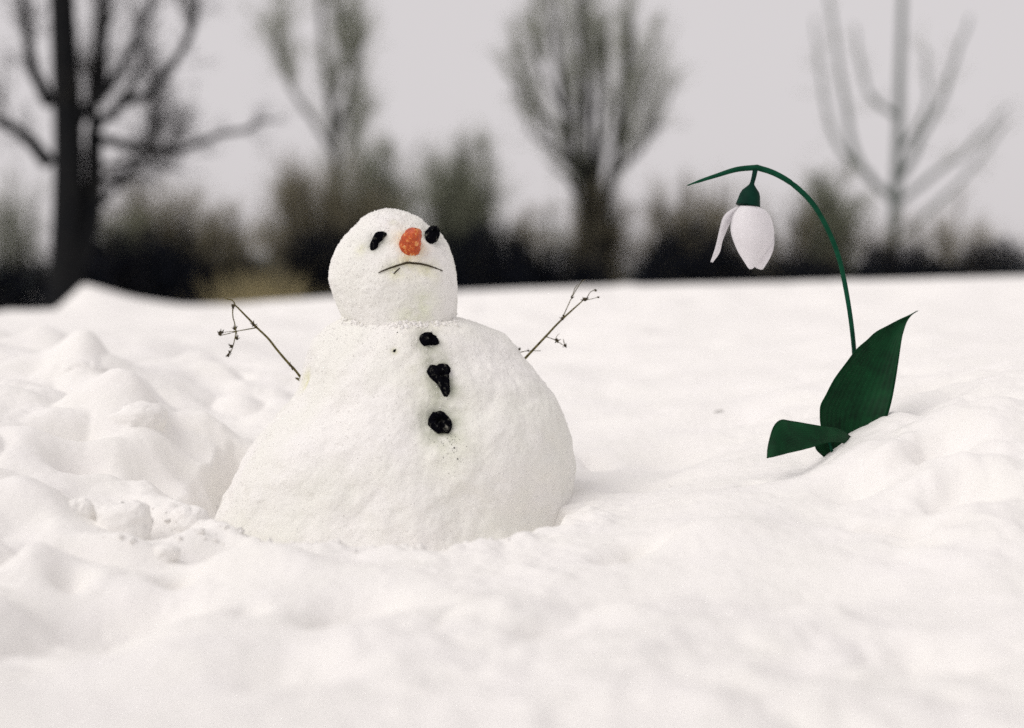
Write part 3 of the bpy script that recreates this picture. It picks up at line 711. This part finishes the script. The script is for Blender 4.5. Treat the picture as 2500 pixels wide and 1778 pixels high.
arm('long stalk arm bent at its tip, sticking out left', [(743,933),(718,901),(707,890),(677,855),(655,827),(627,800),(618,790),(579,750),(572,744),(570,735),(548,729)],
    [([(569,752),(568,762),(569,776),(573,790),(576,809),(571,837),(565,857),(557,868)], .0013), ([(627,800),(605,804),(583,808),(565,813),(539,819)], .0013), ([(576,806),(578,815),(578,826)], .001), ([(583,808),(560,810),(545,812)], .0009),
     ([(742,929),(722,923),(734,932),(745,941)], .0016)],
    [(569,747,.0042),(619,793,.004),(625,799,.0032),(537,815,.0048),(542,812,.003),(573,803,.0038),(578,827,.0036),(565,846,.0040),(561,860,.003),(557,868,.0036),(709,892,.0036),(714,899,.0034)], SD - .02, P(775, 975, SD + .02))
arm('short forked stalk arm sticking up on the right', [(1284,873),(1332,822),(1369,783),(1422,735),(1428,731)],
    [([(1428,731),(1433,727),(1442,713),(1454,709)], .0010), ([(1428,733),(1445,730),(1461,726)], .0009), ([(1371,783),(1377,768),(1396,727),(1418,691),(1428,683)], .0011), ([(1396,727),(1403,706),(1410,696)], .0009),
     ([(1332,822),(1344,826),(1356,831),(1377,844)], .0011), ([(1379,844),(1377,836),(1375,828)], .0010), ([(1356,831),(1360,820),(1366,815)], .0007), ([(1271,860),(1289,857),(1320,857)], .0010)],
    [(1428,731,.0050),(1373,778,.0040),(1376,772,.0034),(1396,727,.0028),(1359,831,.0048),(1380,844,.0040),(1332,822,.0022),(1461,726,.0024),(1454,709,.0026),(1268,853,.003),(1290,857,.002)], SD, P(1262, 896, SD))

# ------------------------------------------------------------ the giant snowdrop flower
FD = 2.35
flower = thing('snowdrop_flower', 'giant white snowdrop with arching green stem standing in the snow bank', 'flower', P(2088, 1090, FD))
def T3(pts, d=FD): return np.array([P(a_, b_, d) for a_, b_ in pts])
c = spline(np.array([P(a_, b_, FD + .055 * float(sstep(800, 880, np.array(b_)))) for a_, b_ in [(2092,1160),(2088,1080),(2087,960),(2086,870),(2077,780),(2062,690),(2048,630),(2024,567),(1986,500),(1938,452),(1890,423),(1847,409)]]), 60)
Tubes().add(c, np.interp(np.linspace(0, 1, 60), [0, .5, .9, 1], [.0044, .0044, .0052, .0056]), 12).build('stem', M_STEM, flower)
c = spline(T3([(1850,409),(1799,414),(1746,430),(1715,440),(1678,453)]), 30)
Tubes().add(c, np.interp(np.linspace(0, 1, 30), [0, .3, .8, 1], [.0055, .0050, .0030, .0010]), 10).build('spathe', M_STEM, flower)
c = spline(T3([(1845,408),(1841,430),(1836,449)]), 10)
Tubes().add(c, np.linspace(.0050, .0042, 10), 10).build('pedicel', M_CALYX, flower)
# calyx: a bell turned about the hanging axis
top_, bot_ = P(1836.5, 446, FD), P(1826, 503, FD); ax = (bot_ - top_); Lc = np.linalg.norm(ax); ax /= Lc
e1 = np.cross(ax, [0, 1., 0]); e1 /= np.linalg.norm(e1); e2 = np.cross(ax, e1); cv = []
pr = [(0, .0042), (.08, .0048), (.22, .0100), (.36, .0158), (.52, .0190), (.75, .0208), (.95, .0226), (1.0, .0230), (1.0, .021), (.92, .017), (.85, .002)]
for u, rr in pr:
    for j in range(28):
        th = 2 * math.pi * j / 28; sc = 1 + .02 * math.sin(6 * th) * u
        cv.append(top_ + ax * Lc * u + (e1 * math.cos(th) + e2 * math.sin(th)) * rr * sc)
mesh_obj('calyx', cv, [tuple(f) for f in grid_faces(len(pr), 28, True)], M_CALYX, flower)
def loft(name, A, B, dA, dB, bow, mat, parent, nu=40, nv=14, thick=.0016, wave=.0, crease=0.0, spow=1.0):
    """sheet between two edge curves (photo pixels with depths), bowed towards (+) or away from the lens, given thickness"""
    A3 = spline(np.array([P(x_, y_, d_) for (x_, y_), d_ in zip(A, np.interp(np.linspace(0, 1, len(A)), np.linspace(0, 1, len(dA)), dA))]), nu)
    B3 = spline(np.array([P(x_, y_, d_) for (x_, y_), d_ in zip(B, np.interp(np.linspace(0, 1, len(B)), np.linspace(0, 1, len(dB)), dB))]), nu)
    s = np.linspace(0, 1, nv)[None, :, None]
    G = A3[:, None] * (1 - s) + B3[:, None] * s
    wid = np.linalg.norm(A3 - B3, axis=1)[:, None]
    prof = np.sin(np.pi * s[..., 0]) ** spow
    G[..., 1] -= bow * wid * prof
    if crease: G[..., 1] += crease * wid * np.exp(-((s[..., 0] - .5) / .08) ** 2)
    if wave: G[..., 1] += wave * wid * np.sin(np.linspace(0, 7, nu))[:, None] * (s[..., 0] - .5)
    du = np.gradient(G, axis=0); dv = np.gradient(G, axis=1); n_ = np.cross(du, dv); n_ /= np.linalg.norm(n_, axis=2, keepdims=True) + 1e-12
    tt = thick * np.ones((nu, nv, 1))
    F_ = (G + n_ * tt / 2).reshape(-1, 3); Bk = (G - n_ * tt / 2).reshape(-1, 3)
    f = grid_faces(nu, nv); N_ = nu * nv
    faces = [tuple(q_) for q_ in f] + [tuple(q_[::-1] + N_) for q_ in f]
    def strip(idx):
        for a_, b_ in zip(idx[:-1], idx[1:]): faces.append((a_, b_, b_ + N_, a_ + N_))
    strip([i * nv for i in range(nu)][::-1]); strip([i * nv + nv - 1 for i in range(nu)]); strip(list(range(nv))); strip([(nu - 1) * nv + j for j in range(nv)][::-1])
    sh = np.ones((nu, nv, 4)); sh[..., 0] = np.linspace(0, 1, nu)[:, None]; sh[..., 1] = np.linspace(0, 1, nv)[None]; sh = sh.reshape(-1, 4)
    return mesh_obj(name, np.vstack([F_, Bk]), faces, mat, parent, attr={'sheet': np.vstack([sh, sh])})
pt = loft('petal', [(1808,503),(1792,522),(1785,545),(1784,562),(1789,584),(1801,613),(1815,636),(1826,653),(1830,657)], [(1852,506),(1872,518),(1884,540),(1889,568),(1885,592),(1868,618),(1850,640),(1838,655),(1833,657)],
          [FD - .012, FD - .016, FD - .012], [FD - .012, FD - .004, FD - .010], .24, M_PETAL, flower, 36, 18); pt['label'] = 'broad front petal'
pt = loft('petal', [(1835,503),(1840,560),(1836,620),(1842,650),(1858,658)], [(1852,506),(1878,530),(1890,575),(1889,605),(1881,628),(1868,650),(1862,658)], [FD + .012, FD + .018, FD + .014], [FD + .006, FD + .004, FD + .008], .12, M_PETAL, flower, 32, 14); pt['label'] = 'petal half hidden behind the front one'
pt = loft('petal', [(1802,503),(1776,518),(1764,533),(1757,560),(1749,595),(1741,622),(1735,640)], [(1814,505),(1797,520),(1785,538),(1771,569),(1763,590),(1756,617),(1739,641)], [FD + .005, FD - .012, FD - .012], [FD + .004, FD + .010, FD], .22, M_PETAL, flower, 32, 12); pt['label'] = 'narrow petal flared out to the left'
pt = loft('petal', [(1818,503),(1805,540),(1812,590),(1830,640)], [(1850,504),(1872,540),(1866,595),(1838,640)], [FD + .02] * 3, [FD + .022] * 3, -.2, M_PETAL, flower, 24, 12); pt['label'] = 'inner petal'
lf = loft('leaf', [(2239,759),(2224,768),(2195,781),(2168,795),(2138,811),(2116,831),(2091,853),(2067,885),(2037,927),(2017,966),(2005,989),(2003,1010),(2005,1040),(2020,1090),(2040,1160)],
     [(2241,759),(2225,771),(2214,787),(2207,808),(2202,829),(2195,878),(2187,927),(2177,976),(2165,1018),(2152,1060),(2140,1110),(2125,1180)], [FD + .035, FD + .01, FD - .012, FD - .02, FD], [FD + .035, FD + .02, FD + .0, FD - .012, FD], -.22, M_LEAF, flower, 60, 22, .0018, wave=.05)
lf['label'] = 'tall pointed upright leaf'
lf = loft('leaf', [(1872,1118),(1874,1092),(1886,1046),(1904,1026),(1931,1028),(2003,1040),(2035,1044),(2059,1053),(2077,1067),(2090,1081),(2098,1105)],
     [(1872.5,1119),(1885,1117),(1905,1112),(1924,1107),(1955,1100),(1985,1092),(2022,1081),(2054,1082),(2074,1087),(2084,1092),(2094,1110)], [FD - .13, FD - .11, FD - .07, FD - .025, FD + .03], [FD - .13, FD - .13, FD - .09, FD - .03, FD + .03], .07, M_LEAF, flower, 60, 16, .0018)
lf['label'] = 'short leaf folded over to the left'
lf = loft('leaf', [(1990,1066),(1992,1096),(2016,1121),(2026,1145)], [(2086,1066),(2078,1086),(2060,1104),(2050,1140)], [FD - .045, FD - .035, FD - .02], [FD - .02, FD - .02, FD - .02], -.12, M_LEAF, flower, 20, 14, .0018)
lf['label'] = 'base of the folded leaf seen from below'
c = spline(T3([(2025,1080),(2030,1098),(2036,1118)], FD - .036), 8); Tubes().add(c, np.full(8, .0028), 6).build('midrib', M_STEM, lf)

# ------------------------------------------------------------ loose clods of snow
def clod(label, px, py, w, h, depth, seed, squash=.8, box=.0, group='loose clods of snow left of the snowman'):
    nr, nt_ = 46, 72; c = P(px, py, depth); a_ = w / 2 / FPX * depth; b_ = h / 2 / FPX * depth
    ph = np.linspace(.02, math.pi - .02, nr); th = np.linspace(0, 2 * math.pi, nt_, endpoint=False)
    n_ = np.stack([np.sin(ph)[:, None] * np.cos(th)[None], np.sin(ph)[:, None] * np.sin(th)[None], np.repeat(np.cos(ph)[:, None], nt_, 1)], -1).reshape(-1, 3)
    if box: n_ = np.sign(n_) * np.abs(n_) ** (1 - box)
    v = n_ * np.array([a_, a_ * squash, b_])
    u = n_ + seed * 3.1
    v = v * (1 + .16 * fbm(u, .9, 2, seed) + .05 * fbm(u, .25, 3, seed + 3) + .015 * fbm(u, .06, 2, seed + 6))[:, None]
    return tag(mesh_obj('snow_clod', v + c, grid_faces(nr, nt_, True)[:, ::-1].copy(), M_SNOW), label, 'snow clod', group)
clod('blocky snow clod with a flat bright top, left of the snowman base', 300, 1290, 128, 130, 2.04, 3, .8, .35)
clod('rounded snow clod at the left edge beside the blocky clod', 190, 1275, 84, 110, 2.06, 5, .9, .15)
clod('low pointed snow clod between the blocky clod and the snowman', 462, 1280, 100, 90, 2.12, 8, .8)
clod('large smooth snow clod at left further back in the field', 318, 1045, 170, 120, 2.55, 12, .9, .15)

# loose crumbs broken off the trodden snow: far too many to count
def crumbs(name, pts, sizes, parent=None, seed=1):
    r_ = np.random.default_rng(seed)
    ico = []; t_ = (1 + 5 ** .5) / 2
    for a_, b_ in ((-1, t_), (1, t_), (-1, -t_), (1, -t_)): ico += [(a_, b_, 0), (0, a_, b_), (b_, 0, a_)]
    ico = np.array(ico, float); ico /= np.linalg.norm(ico[0])
    d = np.linalg.norm(ico[:, None] - ico[None], axis=2); fc = []
    for i in range(12):
        for j in range(i + 1, 12):
            for k in range(j + 1, 12):
                if max(d[i, j], d[j, k], d[i, k]) < 1.2:
                    fc.append((i, j, k) if np.dot(np.cross(ico[j] - ico[i], ico[k] - ico[i]), ico[i]) > 0 else (i, k, j))
    fc = np.array(fc); n = len(pts)
    v = pts[:, None] + sizes[:, None, None] * ico[None] * r_.uniform(.4, 1.4, (n, 12, 1)) * r_.uniform(.6, 1.5, (n, 1, 3))
    o = mesh_obj(name, v.reshape(-1, 3), (fc[None] + (np.arange(n) * 12)[:, None, None]).reshape(-1, 3), M_SNOW, parent); o['kind'] = 'stuff'; return o
cx_, cy_, cs_ = [], [], []
def strew(n, px0, px1, py0, py1, lo, hi):
    for k in range(n):
        g = on_ground(rng.uniform(px0, px1), rng.uniform(py0, py1)); cx_.append(g[0]); cy_.append(g[1]); cs_.append(lo + (hi - lo) * rng.random() ** 4)
strew(60, 200, 560, 1230, 1330, .0015, .009); strew(14, 1420, 2000, 1160, 1300, .001, .004)
HPc = np.array([spline(HP[:21], 420)])[0]
for p in HPc:                       # along the broken lip in front of the snowman
    if rng.random() < .55 and p[0] < .03:
        cx_.append(p[0] + rng.normal(0, .012)); cy_.append(p[1] - abs(rng.normal(0, .016)) + .004); cs_.append(.0010 + .007 * rng.random() ** 5)
cx_, cy_, cs_ = np.array(cx_), np.array(cy_), np.array(cs_)
cz_ = ground_z(cx_, cy_) + cs_ * .05
crm = crumbs('snow_crumbs', np.stack([cx_, cy_, cz_], -1), cs_)
tag(crm, 'small crumbs of broken snow strewn round the snowman hollow', 'snow crumbs')
# ragged collar of crumbs where the head was set on the body
np_, ns_ = [], []
for k in range(300):
    px = rng.uniform(822, 1122); py = 786 + 6 * math.sin((px - 822) / 300 * math.pi) + rng.normal(0, 5.0) + (10 * ((px - 972) / 150) ** 4 * -.6)
    p, _n = hit(body_bvh, px, py)
    if p is not None: np_.append(p); ns_.append(.0012 + .0035 * rng.random() ** 3)
crumbs('snow_collar', np.array(np_), np.array(ns_), body, 3)
clod('small angular snow clod on the lip in front of the snowman notch', 1118, 1346, 40, 30, 1.935, 21, .8, .3, group=None)
clod('rounded snow clod lying behind the large smooth clod at left', 205, 935, 150, 110, 3.0, 23, .9, .1)
clod('small snow clod on the near slope below the blocky clod', 405, 1352, 60, 44, 1.92, 27, .9, .2)
g = on_ground(1757, 1008)
bit = Tubes().add(np.array([g + np.array([-.012, 0, .002]), g + np.array([0, .002, .005]), g + np.array([.012, .004, .004])]), [.0009, .0013, .0005], 6).build('twig_bit', M_SEED)
tag(bit, 'tiny dark twig lying on the snow between snowman and flower', 'twig')
